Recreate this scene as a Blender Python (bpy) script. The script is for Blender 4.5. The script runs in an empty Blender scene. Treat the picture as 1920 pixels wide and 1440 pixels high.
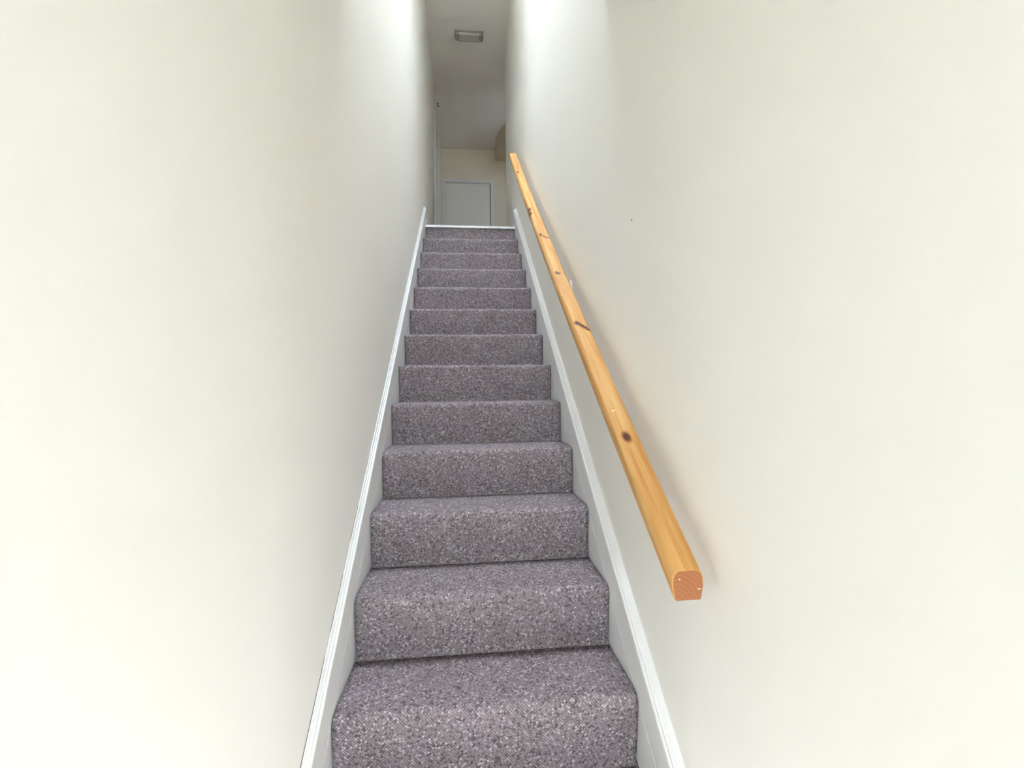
import bpy, bmesh, math, random
from mathutils import Vector, Matrix, noise
random.seed(4)
SC = bpy.context.scene
COL = SC.collection

# ------------------------------------------------------------------ camera
FPX = 860.325
cam_d = bpy.data.cameras.new('camera'); cam = bpy.data.objects.new('camera', cam_d); COL.objects.link(cam)
cam_d.sensor_fit = 'HORIZONTAL'; cam_d.sensor_width = 36.0; cam_d.lens = FPX * 36.0 / 1920.0
cam_d.clip_start = 0.02; cam_d.clip_end = 200
_f = Vector((0.0975, 0.9952, 0.0110)).normalized()
_r = Vector((0.9952, -0.0974, -0.0133)); _r = (_r - _f * _r.dot(_f)).normalized()
_u = _r.cross(_f)
cam.matrix_world = Matrix(((_r.x, _u.x, -_f.x, -0.0490), (_r.y, _u.y, -_f.y, -1.2356), (_r.z, _u.z, -_f.z, 1.0417), (0, 0, 0, 1)))
SC.camera = cam

# ------------------------------------------------------------------ light and exposure
world = bpy.data.worlds.new('world'); SC.world = world; world.use_nodes = True
bg = world.node_tree.nodes['Background']
bg.inputs['Color'].default_value = (0.745, 0.865, 1.0, 1); bg.inputs['Strength'].default_value = 62.0

def portal(name, loc, rot, sx, sy):
    l = bpy.data.lights.new(name, 'AREA'); l.shape = 'RECTANGLE'; l.size = sx; l.size_y = sy
    l.cycles.is_portal = True
    o = bpy.data.objects.new(name, l); o.location = loc; o.rotation_euler = rot; COL.objects.link(o)
portal('door_portal', (0.0, -3.46, 1.3545), (math.radians(90), 0, 0), 0.32, 0.80)
portal('rooflight_portal', (0.005, 1.20, 2.5422 + 2.42 + 1.59), (0, 0, 0), 0.77, 1.28)
portal('added_window_portal', (1.02, 3.98, 2.5422 + 1.50), (math.radians(90), 0, 0), 0.26, 0.30)  # portal of the added passage window, fill light for the landing
sun_d = bpy.data.lights.new('sun', 'SUN'); sun_d.energy = 44.0; sun_d.angle = math.radians(0.6); sun_d.color = (0.95, 0.975, 1.0)
sun = bpy.data.objects.new('sun', sun_d); COL.objects.link(sun)
sun.rotation_euler = Vector((0.12, 1.0, -0.56)).to_track_quat('-Z', 'Y').to_euler()

SC.view_settings.view_transform = 'Standard'; SC.view_settings.look = 'None'
SC.view_settings.gamma = 1.0; SC.view_settings.use_curve_mapping = False
SC.view_settings.exposure = 0.17
SC.cycles.use_denoising = True
SC.cycles.max_bounces = 12; SC.cycles.diffuse_bounces = 11; SC.cycles.glossy_bounces = 3
SC.cycles.use_adaptive_sampling = True; SC.cycles.adaptive_threshold = 0.18; SC.cycles.use_light_tree = False; SC.cycles.adaptive_min_samples = 16
SC.cycles.caustics_reflective = False; SC.cycles.caustics_refractive = False

# ------------------------------------------------------------------ dimensions
G, R, OV = 0.248844, 0.195553, 0.015554     # going, rise, slope of the riser back to its foot
NS = 13
ZL = NS * R                                 # landing level
YL = (NS - 1) * G                           # landing edge
XL, XR = -0.43, 0.44                        # wall faces
SX = 0.41                                   # string faces
H = 2.42; ZC = ZL + H                       # landing ceiling
YB = 6.24                                   # back wall face
YF = -3.40                                  # front wall face
YCORNER = 4.12                              # where the right stair wall ends
Z0 = -R                                     # hall floor, one riser below the lowest tread in view
def nz(y): return (y / G + 1) * R           # nosing line

# ------------------------------------------------------------------ helpers
def link(name, me, mats, parent=None):
    o = bpy.data.objects.new(name, me); COL.objects.link(o)
    for m in (mats if isinstance(mats, (list, tuple)) else [mats]): me.materials.append(m)
    if parent is not None: o.parent = parent
    return o
def empty(name, loc=(0, 0, 0)):
    o = bpy.data.objects.new(name, None); o.location = loc; o.empty_display_size = 0.05; COL.objects.link(o); return o
def tag(o, label=None, cat=None, group=None, kind=None):
    if label: o['label'] = label
    if cat: o['category'] = cat
    if group: o['group'] = group
    if kind: o['kind'] = kind
    return o
def mesh(name, verts, faces, smooth=False):
    me = bpy.data.meshes.new(name); me.from_pydata([tuple(v) for v in verts], [], faces); me.update()
    bm = bmesh.new(); bm.from_mesh(me); bmesh.ops.recalc_face_normals(bm, faces=bm.faces); bm.to_mesh(me); bm.free()
    if smooth:
        for p in me.polygons: p.use_smooth = True
    return me
def boxes(name, lst, bev=0.0):
    bm = bmesh.new()
    for (x0, x1, y0, y1, z0, z1) in lst:
        r = bmesh.ops.create_cube(bm, size=1)
        for v in r['verts']:
            v.co = Vector(((x0 + x1) / 2 + v.co.x * (x1 - x0), (y0 + y1) / 2 + v.co.y * (y1 - y0), (z0 + z1) / 2 + v.co.z * (z1 - z0)))
        if bev:
            ed = list({e for v in r['verts'] for e in v.link_edges})
            bmesh.ops.bevel(bm, geom=ed, offset=bev, segments=2, affect='EDGES', profile=0.5)
    me = bpy.data.meshes.new(name); bm.to_mesh(me); bm.free(); return me
def box(name, b, mat, parent=None, bev=0.0): return link(name, boxes(name, [b], bev), mat, parent)
def prism(name, prof, path, closed=True, smooth=False, caps=True):
    """prof: list of functions/points already placed: path gives for each station the list of 3D points"""
    n = len(prof); V = []; F = []
    for st in path: V += st
    m = len(path)
    for s in range(m - 1):
        for i in range(n if closed else n - 1):
            j = (i + 1) % n
            F.append((s * n + i, s * n + j, (s + 1) * n + j, (s + 1) * n + i))
    if caps: F.append(tuple(range(n))); F.append(tuple(range((m - 1) * n, m * n)))
    return mesh(name, V, F, smooth)
def lathe(name, prof, seg=24, axis='Z'):
    V = []; F = []
    for (r, z) in prof:
        for k in range(seg):
            a = 2 * math.pi * k / seg; c, s = r * math.cos(a), r * math.sin(a)
            V.append((c, s, z) if axis == 'Z' else ((z, c, s) if axis == 'X' else (c, z, s)))
    for i in range(len(prof) - 1):
        for k in range(seg):
            F.append((i * seg + k, i * seg + (k + 1) % seg, (i + 1) * seg + (k + 1) % seg, (i + 1) * seg + k))
    F.append(tuple(range(seg))); F.append(tuple(range((len(prof) - 1) * seg, len(prof) * seg)))
    return mesh(name, V, F, True)
def tube(name, pts, rad, seg=12):
    pts = [Vector(p) for p in pts]; V = []; F = []
    for i, p in enumerate(pts):
        t = (pts[min(i + 1, len(pts) - 1)] - pts[max(i - 1, 0)]).normalized()
        a = t.orthogonal().normalized() if i == 0 else (a - t * a.dot(t)).normalized()
        b = t.cross(a); r = rad[i] if isinstance(rad, (list, tuple)) else rad
        for k in range(seg):
            w = 2 * math.pi * k / seg; V.append(p + a * (r * math.cos(w)) + b * (r * math.sin(w)))
    for i in range(len(pts) - 1):
        for k in range(seg):
            F.append((i * seg + k, i * seg + (k + 1) % seg, (i + 1) * seg + (k + 1) % seg, (i + 1) * seg + k))
    F.append(tuple(range(seg))); F.append(tuple(range((len(pts) - 1) * seg, len(pts) * seg)))
    return mesh(name, V, F, True)

# ------------------------------------------------------------------ materials
def srgb(r, g, b):
    f = lambda c: (c / 255 / 12.92) if c / 255 <= 0.04045 else ((c / 255 + 0.055) / 1.055) ** 2.4
    return (f(r), f(g), f(b), 1)
class NT:
    def __init__(s, name):
        s.m = bpy.data.materials.new(name); s.m.use_nodes = True; s.t = s.m.node_tree; s.b = s.t.nodes['Principled BSDF']
    def n(s, typ, **kw):
        nd = s.t.nodes.new(typ)
        for k, v in kw.items():
            if hasattr(nd, k): setattr(nd, k, v)
            else: nd.inputs[k].default_value = v
        return nd
    def l(s, a, b): s.t.links.new(a, b)
    def math(s, op, a, b=None, clamp=False):
        nd = s.n('ShaderNodeMath', operation=op); nd.use_clamp = clamp
        for i, v in enumerate((a, b)):
            if v is None: continue
            if isinstance(v, (int, float)): nd.inputs[i].default_value = v
            else: s.l(v, nd.inputs[i])
        return nd.outputs[0]
    def mix(s, fac, a, b, mode='MIX'):
        nd = s.n('ShaderNodeMix', data_type='RGBA', blend_type=mode)
        for i, v in ((0, fac), (6, a), (7, b)):
            if isinstance(v, (int, float, tuple)): nd.inputs[i].default_value = v
            else: s.l(v, nd.inputs[i])
        return nd.outputs[2]
    def ramp(s, fac, stops, interp='LINEAR'):
        nd = s.n('ShaderNodeValToRGB'); cr = nd.color_ramp; cr.interpolation = interp
        while len(cr.elements) < len(stops): cr.elements.new(0.5)
        for e, (p, c) in zip(cr.elements, stops): e.position = p; e.color = c
        s.l(fac, nd.inputs[0]); return nd.outputs[0]
    def bump(s, h, strength, dist):
        nd = s.n('ShaderNodeBump'); nd.inputs['Strength'].default_value = strength; nd.inputs['Distance'].default_value = dist
        s.l(h, nd.inputs['Height']); s.l(nd.outputs[0], s.b.inputs['Normal'])

def paint(name, col, rough, var=0.02, bump=0.15, spec=0.3):
    q = NT(name); g = q.n('ShaderNodeNewGeometry')
    n1 = q.n('ShaderNodeTexNoise'); n1.inputs['Scale'].default_value = 2.3; n1.inputs['Detail'].default_value = 0; q.l(g.outputs['Position'], n1.inputs['Vector'])
    d = tuple(c * (1 - var * 2) for c in col[:3]) + (1,)
    q.l(q.mix(n1.outputs['Fac'], d, col), q.b.inputs['Base Color'])
    q.b.inputs['Roughness'].default_value = rough; q.b.inputs['Specular IOR Level'].default_value = spec
    return q.m
M_WALL = paint('cream wall paint', (0.855, 0.838, 0.79, 1), 0.55, 0.01)
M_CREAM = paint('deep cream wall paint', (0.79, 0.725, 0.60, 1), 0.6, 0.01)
M_SHADE_TAN = paint('shade-darkened tan paint', (0.60, 0.52, 0.39, 1), 0.6, 0.02)  # corner downstand: shade of the far corner put into a darker cream
M_WARM = paint('warm beige wall paint', (0.80, 0.68, 0.50, 1), 0.6, 0.01)  # unseen passage walls, coloured warm to tint the added window's bounce light
M_CEIL = paint('white ceiling paint', (0.82, 0.785, 0.73, 1), 0.8)
M_GLOSS = paint('white gloss paint', (0.77, 0.768, 0.765, 1), 0.35, 0.01, 0.05, 0.5)
M_DOOR = paint('white door paint', (0.83, 0.81, 0.785, 1), 0.45, 0.02, 0.05, 0.4)
M_HALL = paint('pale hall floor', (0.72, 0.71, 0.70, 1), 0.5)
M_GROUND = paint('pale outdoor paving', (0.45, 0.44, 0.42, 1), 0.85, 0.08, 0.5)
M_STRIP = paint('white enamelled edging', (0.93, 0.93, 0.93, 1), 0.25, 0.0, 0.0, 0.6)

def simple(name, col, rough=0.5, metal=0.0, **kw):
    q = NT(name); q.b.inputs['Base Color'].default_value = col; q.b.inputs['Roughness'].default_value = rough; q.b.inputs['Metallic'].default_value = metal
    for k, v in kw.items(): q.b.inputs[k].default_value = v
    n = q.n('ShaderNodeTexNoise'); n.inputs['Scale'].default_value = 60
    q.bump(n.outputs['Fac'], 0.05, 0.0005)
    return q.m
M_CHROME = simple('bright zinc', (0.90, 0.88, 0.87, 1), 0.30, 0.35)
M_BLACK = simple('black plastic', (0.006, 0.005, 0.004, 1), 0.5)
M_GAP = simple('dark open joint', (0.05, 0.042, 0.03, 1), 0.9)
M_FITTING = simple('grey plastic light body', (0.36, 0.34, 0.31, 1), 0.5)
M_DIFF = simple('frosted diffuser', (0.52, 0.50, 0.46, 1), 0.35)
M_CAULK = simple('cracked filler', (0.72, 0.70, 0.62, 1), 0.8)
M_GLASS = NT('window glass'); M_GLASS.b.inputs['Transmission Weight'].default_value = 1; M_GLASS.b.inputs['Roughness'].default_value = 0.0; M_GLASS.b.inputs['IOR'].default_value = 1.1; M_GLASS = M_GLASS.m

def carpet():
    q = NT('flecked loop carpet'); uv = q.n('ShaderNodeUVMap'); uv.uv_map = 'UVMap'
    rot = q.n('ShaderNodeMapping'); rot.inputs['Rotation'].default_value = (0, 0, math.radians(45)); q.l(uv.outputs[0], rot.inputs['Vector'])
    v = q.n('ShaderNodeTexVoronoi', voronoi_dimensions='2D', feature='F1'); v.inputs['Scale'].default_value = 165; v.inputs['Randomness'].default_value = 0.4
    q.l(rot.outputs[0], v.inputs['Vector'])
    sep = q.n('ShaderNodeSeparateColor'); q.l(v.outputs['Color'], sep.inputs[0])
    col = q.ramp(sep.outputs[0], [(0.0, (0.165, 0.138, 0.148, 1)), (0.25, (0.308, 0.264, 0.278, 1)), (0.85, (0.385, 0.336, 0.356, 1)), (1.0, (0.64, 0.59, 0.62, 1))])
    # slow shifts of tone across the weave
    n = q.n('ShaderNodeTexNoise'); n.inputs['Scale'].default_value = 7; n.inputs['Detail'].default_value = 3; q.l(uv.outputs[0], n.inputs['Vector'])
    tint = q.ramp(n.outputs['Fac'], [(0.3, (0.93, 0.92, 0.90, 1)), (0.55, (1, 1, 1, 1)), (0.75, (1.0, 0.95, 1.0, 1))])
    col = q.mix(1.0, col, tint, 'MULTIPLY')
    edge = q.ramp(v.outputs['Distance'], [(0.25, (1, 1, 1, 1)), (0.62, (0.45, 0.43, 0.43, 1))])
    col = q.mix(0.9, col, edge, 'MULTIPLY')
    q.l(col, q.b.inputs['Base Color'])
    f = q.n('ShaderNodeTexNoise'); f.inputs['Scale'].default_value = 900; q.l(uv.outputs[0], f.inputs['Vector'])
    h = q.math('ADD', q.math('MULTIPLY', v.outputs['Distance'], -1.0), q.math('MULTIPLY', f.outputs['Fac'], 0.35))
    q.bump(h, 0.75, 0.004)
    q.b.inputs['Roughness'].default_value = 0.95; q.b.inputs['Specular IOR Level'].default_value = 0.1
    q.b.inputs['Sheen Weight'].default_value = 0.0
    return q.m
M_CARPET = carpet()

# knots of the pine rail: position along the rail, across, up; radii
KNOTS = [(0.402, -0.008, 0.024, 0.017, 0.0095), (1.022, -0.013, 0.024, 0.013, 0.0085), (1.012, -0.006, 0.024, 0.010, 0.0085), (1.000, 0.002, 0.024, 0.010, 0.0085), (0.988, 0.010, 0.024, 0.009, 0.0085), (0.975, 0.018, 0.024, 0.008, 0.0075),
         (1.485, -0.013, 0.024, 0.015, 0.0060), (1.478, -0.005, 0.024, 0.009, 0.0075), (1.985, -0.019, 0.022, 0.018, 0.0055), (1.965, -0.010, 0.024, 0.006, 0.009), (1.95, 0.000, 0.024, 0.006, 0.009), (1.935, 0.010, 0.024, 0.006, 0.009),
         (2.43, -0.026, 0.012, 0.026, 0.007), (2.36, -0.027, 0.008, 0.024, 0.006), (3.30, -0.018, 0.02, 0.022, 0.007)]
def pine():
    q = NT('varnished pine'); tc = q.n('ShaderNodeTexCoord')
    P = tc.outputs['Object']
    fac = None; halo = None
    for (t, x, z, ry, rx) in KNOTS:
        s = q.n('ShaderNodeVectorMath', operation='SUBTRACT'); q.l(P, s.inputs[0]); s.inputs[1].default_value = (x, t, z)
        m = q.n('ShaderNodeVectorMath', operation='MULTIPLY'); q.l(s.outputs[0], m.inputs[0]); m.inputs[1].default_value = (1 / rx, 1 / ry, 9.0)
        ln = q.n('ShaderNodeVectorMath', operation='LENGTH'); q.l(m.outputs[0], ln.inputs[0])
        d = ln.outputs['Value']
        fac = d if fac is None else q.math('MINIMUM', fac, d)
    mp = q.n('ShaderNodeMapping'); mp.inputs['Scale'].default_value = (70, 2.2, 70); q.l(P, mp.inputs['Vector'])
    bend = q.math('DIVIDE', 0.9, q.math('ADD', fac, 0.6))
    cmb = q.n('ShaderNodeCombineXYZ'); q.l(bend, cmb.inputs[0])
    va = q.n('ShaderNodeVectorMath', operation='ADD'); q.l(mp.outputs[0], va.inputs[0]); q.l(cmb.outputs[0], va.inputs[1])
    n = q.n('ShaderNodeTexNoise'); n.inputs['Scale'].default_value = 1.0; n.inputs['Detail'].default_value = 3; n.inputs['Roughness'].default_value = 0.5; q.l(va.outputs[0], n.inputs['Vector'])
    col = q.ramp(n.outputs['Fac'], [(0.30, srgb(180, 129, 70)), (0.5, srgb(200, 155, 95)), (0.68, srgb(212, 175, 120))])
    big = q.n('ShaderNodeTexNoise'); big.inputs['Scale'].default_value = 1.6; q.l(P, big.inputs['Vector'])
    col = q.mix(q.math('MULTIPLY', big.outputs['Fac'], 0.25), col, srgb(196, 128, 62))
    kn = q.ramp(q.math('MULTIPLY', fac, 0.8), [(0.6, (0.95, 0.95, 0.95, 1)), (0.98, (0.35, 0.35, 0.35, 1)), (1.0, (0, 0, 0, 1))])
    ring = q.ramp(q.math('MULTIPLY', fac, 0.4), [(0.36, (0, 0, 0, 1)), (0.52, (0.55, 0.55, 0.55, 1)), (0.66, (0, 0, 0, 1))])
    col = q.mix(ring, col, srgb(158, 92, 44))
    col = q.mix(kn, col, srgb(74, 30, 20))
    q.l(col, q.b.inputs['Base Color'])
    q.bump(n.outputs['Fac'], 0.06, 0.001)
    q.b.inputs['Roughness'].default_value = 0.55; q.b.inputs['Specular IOR Level'].default_value = 0.25
    return q.m
def pine_end():
    q = NT('pine end grain'); tc = q.n('ShaderNodeTexCoord')
    w = q.n('ShaderNodeTexWave', wave_type='RINGS', rings_direction='Y'); w.inputs['Scale'].default_value = 45; w.inputs['Distortion'].default_value = 3; w.inputs['Detail'].default_value = 2
    m = q.n('ShaderNodeMapping'); m.inputs['Location'].default_value = (0.02, 0, 0.03); q.l(tc.outputs['Object'], m.inputs['Vector']); q.l(m.outputs[0], w.inputs['Vector'])
    q.l(q.ramp(w.outputs['Fac'], [(0, srgb(150, 92, 54)), (1, srgb(160, 100, 60))]), q.b.inputs['Base Color'])
    q.b.inputs['Roughness'].default_value = 0.7
    return q.m
M_PINE = pine(); M_END = pine_end()

# ------------------------------------------------------------------ the shell
T = 0.10
RX0, RX1, RY0, RY1 = -0.38, 0.39, 0.56, 1.84      # rooflight opening
SH = 1.60                                   # depth of its shaft
# door opening of the left landing wall
DY0, DY1, DZ1 = 4.70, 5.46, ZL + 1.99
box_wl = [(XL - T, XL, YF, DY0, Z0 - 0.1, ZC + 0.1), (XL - T, XL, DY1, YB + T, Z0 - 0.1, ZC + 0.1), (XL - T, XL, DY0, DY1, DZ1, ZC + 0.1), (XL - T, XL, DY0, DY1, Z0 - 0.1, ZL - 0.02)]
tag(link('wall_left', boxes('wall_left', box_wl), M_WALL), 'tall cream wall on the left of the stairs', kind='structure')
tag(box('wall_right', (XR, XR + T, YF, YCORNER, Z0 - 0.1, ZC + 0.1), M_WALL), 'tall cream wall behind the wooden handrail', kind='structure')
BDX0, BDX1, BDZ = -0.362, 0.374, ZL + 1.875
tag(link('wall_back', boxes('wall_back', [(XL - T, BDX0, YB, YB + T, ZL - 0.3, ZC + 0.1), (BDX1, 1.6, YB, YB + T, ZL - 0.3, ZC + 0.1), (BDX0, BDX1, YB, YB + T, BDZ, ZC + 0.1)]), M_CREAM), 'dim cream wall at the far end of the landing', kind='structure')
# boxed downstand under the ceiling at the far right of the landing
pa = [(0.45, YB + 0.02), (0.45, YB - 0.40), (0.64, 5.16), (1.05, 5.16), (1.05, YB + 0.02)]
tag(link('trim_3', prism('trim_3', pa, [[(x, y, ZC - 0.17) for x, y in pa], [(x, y, ZC + 0.05) for x, y in pa]]), M_SHADE_TAN), 'boxed downstand under the ceiling in the far right corner', kind='structure')
WX0, WX1, WZ0, WZ1 = 0.89, 1.15, ZL + 1.35, ZL + 1.65
WA, WB = YCORNER - T, YCORNER
tag(link('wall_passage', boxes('wall_passage', [(XR + T, WX0, WA, WB, ZL - 0.3, ZC + 0.1), (WX1, 1.6, WA, WB, ZL - 0.3, ZC + 0.1), (WX0, WX1, WA, WB, ZL - 0.3, WZ0), (WX0, WX1, WA, WB, WZ1, ZC + 0.1),
     (1.5, 1.6, WB, YB, ZL - 0.3, ZC + 0.1)]), M_WARM), 'warm beige walls of the side passage off the landing', kind='structure')
FDX, FDZ = 0.40, Z0 + 2.08
YH = 0.30                                   # edge of the hall ceiling over the foot of the stairs
tag(link('wall_front', boxes('wall_front', [(XL - T, -FDX, YF - T, YF, Z0 - 0.1, 2.7), (FDX, XR + T, YF - T, YF, Z0 - 0.1, 2.7), (-FDX, FDX, YF - T, YF, FDZ, 2.7)]), M_WALL), 'wall with the entrance doorway behind the viewer', kind='structure')
tag(box('floor', (XL - T, XR + T, YF - T, OV - G - 0.02, Z0 - 0.12, Z0), M_HALL), 'pale hall floor at the foot of the stairs', kind='structure')
tag(box('ground', (-6, 6, -14, YF - T, Z0 - 0.25, Z0 - 0.10), M_GROUND), 'paved ground outside the entrance', kind='structure')
tag(link('ceiling_hall', boxes('ceiling_hall', [(XL - T, XR + T, YF, YH, 2.40, 2.55), (XL - T, XR + T, YH - T, YH, 2.55, ZC + 0.1)]), M_CEIL), 'low white ceiling over the hall and its stairwell upstand', kind='structure')
tag(link('ceiling', boxes('ceiling', [(XL - T, 1.6, RY1 + 0.03, YB + T, ZC, ZC + 0.12), (XL - T, XR + T, YH, RY0 - 0.03, ZC, ZC + 0.12), (XL - T, RX0 - 0.03, RY0 - 0.03, RY1 + 0.03, ZC, ZC + 0.12), (RX1 + 0.03, XR + T, RY0 - 0.03, RY1 + 0.03, ZC, ZC + 0.12)]), M_CEIL), 'plain white ceiling over the landing', kind='structure')

# ------------------------------------------------------------------ carpeted stairs
def sheet_step(k):
    """one carpeted riser with its rounded nosing and the tread behind it"""
    low = min(1.0, max(0.0, (7 - k) / 6.0))
    r = 0.0125 + 0.008 * low
    fb = 0.008 + 0.006 * low
    y0, zt, zb = (k - 1) * G - 0.002, k * R, (k - 1) * R
    prof = []
    yb = (k - 1) * G + OV
    prof.append((yb - fb, zb)); prof.append((yb - fb * 0.35, zb + fb * 0.3)); prof.append((yb - 0.0006, zb + fb))
    top = zt - r * 1.25
    for i in range(1, 6):
        s = i / 6; prof.append((yb + (y0 + 0.0015 - yb) * s ** 0.85, zb + fb + (top - zb - fb) * s))
    for i in range(0, 9):
        a = math.pi - (math.pi / 2) * i / 8
        prof.append((y0 + r + r * math.cos(a), zt - r * 1.25 + r * 1.25 * math.sin(a)))
    ye = k * G + OV - (0.008 + 0.006 * low)
    if k == NS: ye = YL + 0.06
    for i in range(1, 6): prof.append((y0 + r + (ye - y0 - r) * i / 5, zt))
    n = len(prof); NX = 44; V = []; UV = []; F = []; hw = SX - 0.002
    S = [0.0]
    for i in range(1, n): S.append(S[-1] + math.dist(prof[i], prof[i - 1]))
    for j in range(NX + 1):
        x = -hw + 2 * hw * j / NX
        for i, (y, z) in enumerate(prof):
            # the carpet lies a little uneven over the boards
            a = noise.noise(Vector((x * 5.0, k * 3.7, S[i] * 6))) * 0.0035 + noise.noise(Vector((x * 14, k * 9.1, S[i] * 12))) * 0.0012
            w = math.sin(math.pi * min(1, max(0, S[i] / S[-1]))) ** 0.5
            ty = prof[min(i + 1, n - 1)][0] - prof[max(i - 1, 0)][0]; tz = prof[min(i + 1, n - 1)][1] - prof[max(i - 1, 0)][1]
            ll = math.hypot(ty, tz) or 1
            ny, nzz = -tz / ll, ty / ll
            if k == NS and i > n - 7: a = -0.003
            V.append((x, y + ny * a * w, z + nzz * a * w)); UV.append((x + k * 1.37, S[i] + k * 0.61))
    for j in range(NX):
        for i in range(n - 1): F.append((j * n + i, (j + 1) * n + i, (j + 1) * n + i + 1, j * n + i + 1))
    nv = len(V)
    zl = zb - 0.03
    for x in (-hw, hw): V += [(x, prof[-1][0], zl), (x, prof[0][0], zl)]
    UV += [(0, 0)] * 4
    L0 = 0; L1 = NX * n
    F.append(tuple([L0 + i for i in range(n)] + [nv, nv + 1])); F.append(tuple([L1 + i for i in range(n)][::-1] + [nv + 3, nv + 2]))
    F.append((nv, nv + 2, nv + 3, nv + 1)); F.append(tuple([j * n + n - 1 for j in range(NX + 1)] + [nv + 2, nv])); F.append(tuple([j * n for j in range(NX + 1)][::-1] + [nv + 1, nv + 3]))
    me = mesh('step', V, F, True)
    for p in me.polygons:
        if len(p.vertices) > 4 or p.index >= len(F) - 5: p.use_smooth = False
    uvl = me.uv_layers.new(name='UVMap')
    for lp in me.loops: uvl.data[lp.index].uv = UV[lp.vertex_index]
    return me
stairs = empty('staircase', (0, 0, 0))
tag(stairs, 'straight flight of stairs in flecked grey loop carpet between white strings', 'staircase')
for k in range(0, NS + 1): link('step', sheet_step(k), M_CARPET, stairs)
st = link('nosing_strip', boxes('nosing_strip', [(-SX + 0.001, SX - 0.001, YL - 0.012, YL + 0.05, ZL - 0.003, ZL + 0.003), (-SX + 0.001, SX - 0.001, YL - 0.012, YL - 0.006, ZL - 0.016, ZL - 0.003)], 0.0015), M_STRIP, stairs)
tag(st, 'bright white edging strip on the landing edge')
me = boxes('floor_landing', [(XL - 0.3, XR, YL + 0.05, YB, ZL - 0.15, ZL), (XR, 1.55, YCORNER, YB, ZL - 0.15, ZL)])
uvl = me.uv_layers.new(name='UVMap')
for lp in me.loops: v = me.vertices[lp.vertex_index].co; uvl.data[lp.index].uv = (v.x, v.y)
tag(link('floor_landing', me, M_CARPET), 'grey carpet on the landing floor', kind='structure')

# ------------------------------------------------------------------ strings and their mouldings
def sloped(name, prof, side, y0, y1, mat, parent=None, stations=2, hw=0.0):
    """prof: (distance from the wall face, height above the nosing line) swept up the flight, level beyond the knee"""
    wall = XL if side < 0 else XR
    path = []
    for y in (y0, y1): path.append([(wall - side * d, y, nz(y) + h) for d, h in prof])
    return link(name, prism(name, prof, path), mat, parent)
KNEE = ZL + 0.215
def string(side, num):
    wall = XL if side < 0 else XR
    t = abs(SX - abs(wall))
    # board, its lower strip a touch proud of the upper board
    y0, y1 = -0.50, G * ((KNEE - 0.125) / R - 1)
    upper = [(0, -0.35), (t - 0.0008, -0.35), (t - 0.0008, 0.103), (t - 0.003, 0.106), (0, 0.106)]
    root = sloped('trim_%d' % num, upper, side, y0, y1, M_GLOSS)
    tag(root, 'white painted string board along the %s of the stairs' % ('left' if side < 0 else 'right'), kind='structure')
    lower = [(t - 0.0008, -0.35), (t, -0.35), (t, -0.022), (t - 0.0003, -0.019), (t - 0.0008, -0.018)]
    sloped('lower_board', lower, side, y0, y1, M_GLOSS, root)
    # two beads and a broad sloping cap against the wall
    e = 0.0015 if side < 0 else 0.0
    bead = [(0.0, 0.106), (t - 0.002, 0.106), (t + 0.0005, 0.109), (t + 0.0008, 0.113), (t - 0.001, 0.117), (t - 0.005, 0.1185), (t - 0.0065, 0.1165), (0, 0.1165)]
    sloped('bead_moulding', bead, side, y0, y1, M_GLOSS, root)
    cap = [(e, 0.1165), (t - 0.0065, 0.1165), (t - 0.0068, 0.1205), (t - 0.0085, 0.1235), (t - 0.011, 0.1235), (t - 0.0118, 0.1225), (0.55 * (t - 0.012) + 0.002, 0.1285), (e + 0.003, 0.1345), (e, 0.1345)]
    sloped('cap_moulding', cap, side, y0, y1, M_GLOSS, root)
    # level skirting along the landing from the knee onward
    ye = YCORNER if side > 0 else DY0 - 0.066
    b = lambda d: wall - side * d
    sk = [(0, ZL), (t - 0.006, ZL), (t - 0.006, KNEE - 0.035), (t - 0.010, KNEE - 0.022), (t - 0.014, KNEE - 0.012), (0.004, KNEE), (0, KNEE)]
    ya = y1 - 0.002
    bo = link('baseboard_%s' % ('left' if side < 0 else 'right'), prism('baseboard', sk, [[(b(d), ya, z) for d, z in sk], [(b(d), ye, z) for d, z in sk]]), M_GLOSS)
    tag(bo, 'white skirting board on the %s of the landing' % ('left' if side < 0 else 'right'), kind='structure')
    # the part of the string that runs past the landing edge down to the floor board
    return root
tr1 = string(-1, 1); string(1, 2)

# open joint and flaking filler between the left moulding and the wall
def joint(ya, yb, w=0.0012):
    pr = [(0.0002, 0.130), (0.0002 + w, 0.130), (0.0002 + w, 0.1352), (0.0002, 0.1352)]
    return sloped('open_joint', pr, -1, ya, yb, M_GAP, tr1)
for a, b in ((-0.22, 0.02), (0.07, 0.20), (0.30, 0.40), (0.52, 0.58)): joint(a, b)
def filler_chip(y, d, h, s):
    bm = bmesh.new(); bmesh.ops.create_icosphere(bm, subdivisions=1, radius=1)
    for v in bm.verts: v.co = Vector((XL + d + v.co.x * s * 0.6, y + v.co.y * s * 1.6, nz(y) + h + v.co.z * s * 0.7)) + Vector((random.uniform(-.2, .2), random.uniform(-.2, .2), random.uniform(-.2, .2))) * s
    me = bpy.data.meshes.new('filler_chip'); bm.to_mesh(me); bm.free()
    link('filler_chip', me, M_CAULK, tr1)
for y in (0.405, 0.585, 0.86, 1.25, 1.7, 2.15): filler_chip(y, 0.006, 0.133, 0.0032)

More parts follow.
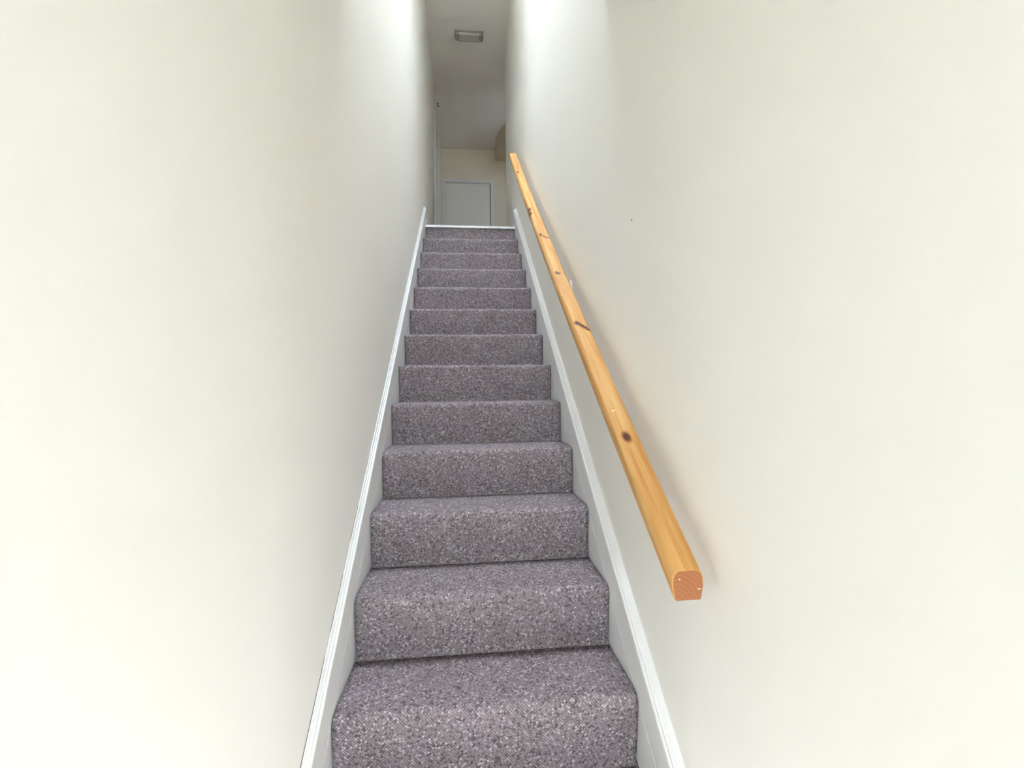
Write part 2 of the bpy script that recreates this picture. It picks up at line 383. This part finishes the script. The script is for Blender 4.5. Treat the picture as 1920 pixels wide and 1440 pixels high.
# ------------------------------------------------------------------ doors
def door_leaf_flat(name, parent, b, mat): return box(name, b, mat, parent, 0.002)
d1 = empty('door_1', (XL, DY0, ZL)); tag(d1, 'white door in the left wall of the landing', kind='structure')
def P1(name, b, mat, bev=0.0015, par=d1):
    o = box(name, b, mat, None, bev); o.parent = par; o.matrix_parent_inverse = par.matrix_world.inverted(); return o
def settle(par): bpy.context.view_layer.update()
settle(d1)
AW, AT = 0.066, 0.019
P1('architrave', (XL, XL + AT, DY0 - AW, DY0 - 0.004, ZL, DZ1 + AW), M_GLOSS, 0.004)
P1('architrave', (XL, XL + AT, DY1 + 0.004, DY1 + AW, ZL, DZ1 + AW), M_GLOSS, 0.004)
P1('architrave', (XL, XL + AT, DY0 - 0.004, DY1 + 0.004, DZ1 + 0.004, DZ1 + AW), M_GLOSS, 0.004)
P1('door_lining', (XL - T, XL, DY0, DY0 + 0.025, ZL, DZ1), M_GLOSS)
P1('door_lining', (XL - T, XL, DY1 - 0.025, DY1, ZL, DZ1), M_GLOSS)
P1('door_lining', (XL - T, XL, DY0 + 0.025, DY1 - 0.025, DZ1 - 0.025, DZ1), M_GLOSS)
P1('door_leaf', (XL - 0.045, XL - 0.008, DY0 + 0.028, DY1 - 0.028, ZL + 0.006, DZ1 - 0.028), M_DOOR)
h = P1('door_handle', (XL - 0.008, XL - 0.002, DY0 + 0.06, DY0 + 0.10, ZL + 0.92, ZL + 1.08), M_CHROME)

d2 = empty('door_2', (0.0, YB, ZL)); tag(d2, 'plain white door at the far end of the landing', kind='structure'); settle(d2)
AB = 0.052
leaf = P1('door_leaf', (BDX0 + 0.010, BDX1 - 0.012, YB + 0.012, YB + 0.047, ZL + 0.006, BDZ - 0.010), M_DOOR, 0.002, d2)
P1('door_stop', (BDX0, BDX0 + 0.008, YB + 0.0, YB + T, ZL, BDZ), M_GLOSS, 0.001, d2)
P1('door_stop', (BDX1 - 0.003, BDX1, YB + 0.0, YB + T, ZL, BDZ), M_GLOSS, 0.001, d2)
P1('door_stop', (BDX0 + 0.008, BDX1 - 0.003, YB, YB + T, BDZ - 0.004, BDZ), M_GLOSS, 0.001, d2)
P1('door_backing', (BDX0 + 0.008, BDX1 - 0.003, YB + 0.055, YB + 0.07, ZL, BDZ - 0.004), M_GAP, 0.0, d2)
P1('architrave', (BDX0 - AB, BDX0 - 0.003, YB - 0.014, YB, ZL, BDZ + AB), M_GLOSS, 0.004, d2)
P1('architrave', (BDX1 + 0.003, BDX1 + AB, YB - 0.014, YB, ZL, BDZ + AB), M_GLOSS, 0.004, d2)
P1('architrave', (BDX0 - 0.003, BDX1 + 0.003, YB - 0.014, YB, BDZ + 0.003, BDZ + AB), M_GLOSS, 0.004, d2)

# rooflight over the stairs, out of the picture: white lined shaft up to the roof
w1 = empty('window_1', (0, RY0, ZC)); tag(w1, 'white lined rooflight shaft above the stairs', kind='structure'); settle(w1)
for b in ((RX0 - 0.03, RX0, RY0 - 0.03, RY1 + 0.03, ZC, ZC + SH), (RX1, RX1 + 0.03, RY0 - 0.03, RY1 + 0.03, ZC, ZC + SH), (RX0, RX1, RY0 - 0.03, RY0, ZC, ZC + SH), (RX0, RX1, RY1, RY1 + 0.03, ZC, ZC + SH)):
    P1('shaft_lining', b, M_GLOSS, 0.0, w1)

w2 = empty('added_window_2', (WX0, WA, WZ0)); tag(w2, 'small added window, unseen in the side passage, that brightens the landing', kind='structure'); settle(w2)  # unseen window added and sized to lift the light on the landing
for b in ((WX0, WX0 + 0.03, WA, WB, WZ0, WZ1), (WX1 - 0.03, WX1, WA, WB, WZ0, WZ1), (WX0 + 0.03, WX1 - 0.03, WA, WB, WZ0, WZ0 + 0.03), (WX0 + 0.03, WX1 - 0.03, WA, WB, WZ1 - 0.03, WZ1)):
    P1('added_window_frame', b, M_GLOSS, 0.003, w2)

# ------------------------------------------------------------------ handrail
A = Vector((0.372, -0.38, nz(-0.38) + 0.760)); B = Vector((0.372, 2.72, nz(2.72) + 0.741))
ax = (B - A).normalized(); LEN = (B - A).length
rail_root = empty('handrail', A)
rail_root.rotation_euler = (math.atan2(ax.z, ax.y), 0, 0)
tag(rail_root, 'varnished knotty pine handrail fixed along the right wall', 'handrail')
W2, H2 = 0.0318, 0.0238
prof = []
def arc(cx, cz, r, a0, a1, n):
    for i in range(n + 1):
        a = math.radians(a0 + (a1 - a0) * i / n); prof.append((cx + r * math.cos(a), cz + r * math.sin(a)))
arc(W2 - 0.017, H2 - 0.017, 0.017, 0, 90, 6); arc(-W2 + 0.017, H2 - 0.017, 0.017, 90, 180, 6)
prof += [(-W2, -0.002), (-W2 + 0.001, -0.008)]
arc(-W2 + 0.009, -H2 + 0.006, 0.006, 190, 270, 4); arc(W2 - 0.008, -H2 + 0.004, 0.004, 270, 350, 3)
prof += [(W2 - 0.001, -0.008), (W2, -0.002)]
def bow(t): return 0.034 * math.sin(math.pi * min(1, max(0, t / LEN)) ** 0.92)   # the long rail sags a little
def railmesh():
    n = len(prof); V = []; F = []
    PL = ax.z / ax.y                        # lower end cut plumb
    st = [(0.0, 0.94), (0.0018, 0.985), (0.004, 1.0)] + [(LEN * i / 24, 1.0) for i in range(1, 24)] + [(LEN - 0.004, 1.0), (LEN - 0.0018, 0.985), (LEN, 0.93)]
    for (y, s) in st:
        V += [(x * s, y + (z * s * PL if y < 0.2 else 0.0) * max(0.0, 1 - y / 0.15), z * s - bow(y)) for x, z in prof]
    for i in range(len(st) - 1):
        for j in range(n): F.append((i * n + j, i * n + (j + 1) % n, (i + 1) * n + (j + 1) % n, (i + 1) * n + j))
    F.append(tuple(range(n))); F.append(tuple(range((len(st) - 1) * n, len(st) * n)))
    me = mesh('rail', V, F, True)
    return me, len(F)
me, nf = railmesh()
rail = link('rail', me, [M_PINE, M_END], rail_root)
for p in me.polygons:
    if len(p.vertices) > 4: p.material_index = 1; p.use_smooth = False
# pale scuffs on the varnish
M_SCUFF = simple('pale bare wood', srgb(238, 214, 176), 0.8)
def scuff(t, x, z, s, par=rail):
    bm = bmesh.new(); bmesh.ops.create_icosphere(bm, subdivisions=2, radius=1)
    for v in bm.verts: v.co = Vector((x + v.co.x * s[0], t + v.co.y * s[1], z - bow(t) + v.co.z * s[2]))
    m2 = bpy.data.meshes.new('scuff'); bm.to_mesh(m2); bm.free()
    for p in m2.polygons: p.use_smooth = True
    link('scuff', m2, M_SCUFF, par)
scuff(0.512, -0.012, H2 - 0.0002, (0.006, 0.0018, 0.0008))
scuff(0.509, -0.016, H2 - 0.0004, (0.003, 0.0022, 0.0008))
SL = ax.z / ax.y
scuff(-0.006 * SL, 0.022, -0.006, (0.0040, 0.0010, 0.0018))
scuff(0.010 * SL, -0.017, 0.010, (0.0014, 0.0010, 0.0026))
scuff(0.02, -W2 + 0.0006, 0.004, (0.0006, 0.003, 0.001))
# brackets: rose on the wall, curved arm, saddle under the rail
inv = None
bpy.context.view_layer.update(); inv = rail_root.matrix_world.inverted()
def bracket(y, hrose):
    zr = nz(y) + hrose
    zb = nz(y) + 0.750 - (0.0238 + bow((y + 0.38) / ax.y)) / math.cos(math.radians(38))
    b = link('bracket', lathe('bracket', [(0.027, 0), (0.027, -0.003), (0.022, -0.006), (0.011, -0.008), (0.009, -0.010)], 24, 'X'), M_CHROME)
    b.data.transform(Matrix.Translation((XR, y, zr))); b.data.transform(inv); b.parent = rail_root
    m = tube('arm', [(XR - 0.006, y, zr), (XR - 0.02, y, zr + 0.012), (XR - 0.045, y, zr + 0.55 * (zb - zr)), (XR - 0.06, y, zr + 0.8 * (zb - zr)), (0.3735, y, zb - 0.002)], 0.0065); m.transform(inv)
    link('arm', m, M_CHROME, b)
    m = boxes('saddle', [(-0.012, 0.012, -0.03, 0.03, -0.0035, 0.0)], 0.001); m.transform(Matrix.Translation((0.3735, y, zb)) @ Matrix.Rotation(math.atan2(ax.z, ax.y), 4, 'X')); m.transform(inv)
    link('saddle', m, M_CHROME, b)
bracket(0.866, 0.644); bracket(-0.12, 0.60); bracket(2.42, 0.565)

# ------------------------------------------------------------------ ceiling light
CLX, CLY = 0.021, 3.80
cl = empty('ceiling_light', (CLX, CLY, ZC)); tag(cl, 'unlit rectangular bulkhead light on the landing ceiling', 'ceiling light')
def P2(name, me, mat, par=cl):
    return link(name, me, mat, par)
P2('base', boxes('base', [(-0.155, 0.155, -0.056, 0.056, -0.018, 0.0)], 0.004), M_FITTING)
def frust(name, x0, x1, ya, yb, zt, zb, k):
    return mesh(name, [(x0, ya, zt), (x1, ya, zt), (x1, yb, zt), (x0, yb, zt), (x0 * k, ya * k, zb), (x1 * k, ya * k, zb), (x1 * k, yb * k, zb), (x0 * k, yb * k, zb)],
                [(0, 1, 2, 3), (4, 5, 6, 7), (0, 1, 5, 4), (1, 2, 6, 5), (2, 3, 7, 6), (3, 0, 4, 7)])
df = P2('diffuser', frust('diffuser', -0.118, 0.118, -0.046, 0.046, -0.018, -0.044, 0.93), M_DIFF)
for i in range(-5, 6): P2('rib', boxes('rib', [(-0.109, 0.109, i * 0.0076 - 0.0016, i * 0.0076 + 0.0016, -0.0457, -0.0435)]), M_DIFF, df)
for s in (-1, 1):
    P2('end_cap', boxes('end_cap', [(min(s * 0.120, s * 0.148), max(s * 0.120, s * 0.148), -0.048, 0.048, -0.048, -0.018)], 0.005), M_FITTING)
P2('rear_rim', boxes('rear_rim', [(-0.120, 0.120, 0.0445, 0.052, -0.048, -0.018)], 0.002), M_FITTING)

# small black hook at the top of the left landing wall
hk = empty('hook', (-0.402, 5.06, ZC)); tag(hk, 'tiny black hook in the ceiling above the left landing door', 'hook')
link('plate', lathe('plate', [(0.010, 0), (0.010, -0.004), (0.006, -0.006)], 16), M_BLACK, hk)
link('shank', tube('shank', [(0, 0, -0.004), (0, 0, -0.026), (0.002, 0, -0.038), (0.008, 0, -0.046), (0.014, 0, -0.044), (0.017, 0, -0.036)], 0.0048, 10), M_BLACK, hk)

# nail head left in the right wall
nl = link('nail', lathe('nail', [(0.0016, 0), (0.0024, -0.0006), (0.0024, -0.0014), (0.0015, -0.002)], 12, 'X'), simple('dull nail', (0.09, 0.08, 0.065, 1), 0.6, 0.3))
nl.location = (XR, 0.068, 1.535); tag(nl, 'small dark nail head in the right wall above the handrail', 'nail')

# ------------------------------------------------------------------ entrance door behind the viewer
d3 = empty('door_3', (0, YF, Z0)); tag(d3, 'white half glazed entrance door behind the viewer', kind='structure'); settle(d3)
P1('door_frame', (-FDX, -FDX + 0.03, YF - T, YF, Z0, FDZ), M_GLOSS, 0.003, d3)
P1('door_frame', (FDX - 0.03, FDX, YF - T, YF, Z0, FDZ), M_GLOSS, 0.003, d3)
P1('door_frame', (-FDX + 0.03, FDX - 0.03, YF - T, YF, FDZ - 0.03, FDZ), M_GLOSS, 0.003, d3)
# half glazed leaf: bottom panel, stiles and top rail around the glazed opening
for b in ((-0.368, 0.368, YF - 0.075, YF - 0.035, Z0 + 0.005, Z0 + 1.15), (-0.368, 0.368, YF - 0.075, YF - 0.035, Z0 + 1.95, FDZ - 0.032), (-0.368, -0.16, YF - 0.075, YF - 0.035, Z0 + 1.15, Z0 + 1.95), (0.16, 0.368, YF - 0.075, YF - 0.035, Z0 + 1.15, Z0 + 1.95)):
    P1('door_leaf', b, M_DOOR, 0.002, d3)
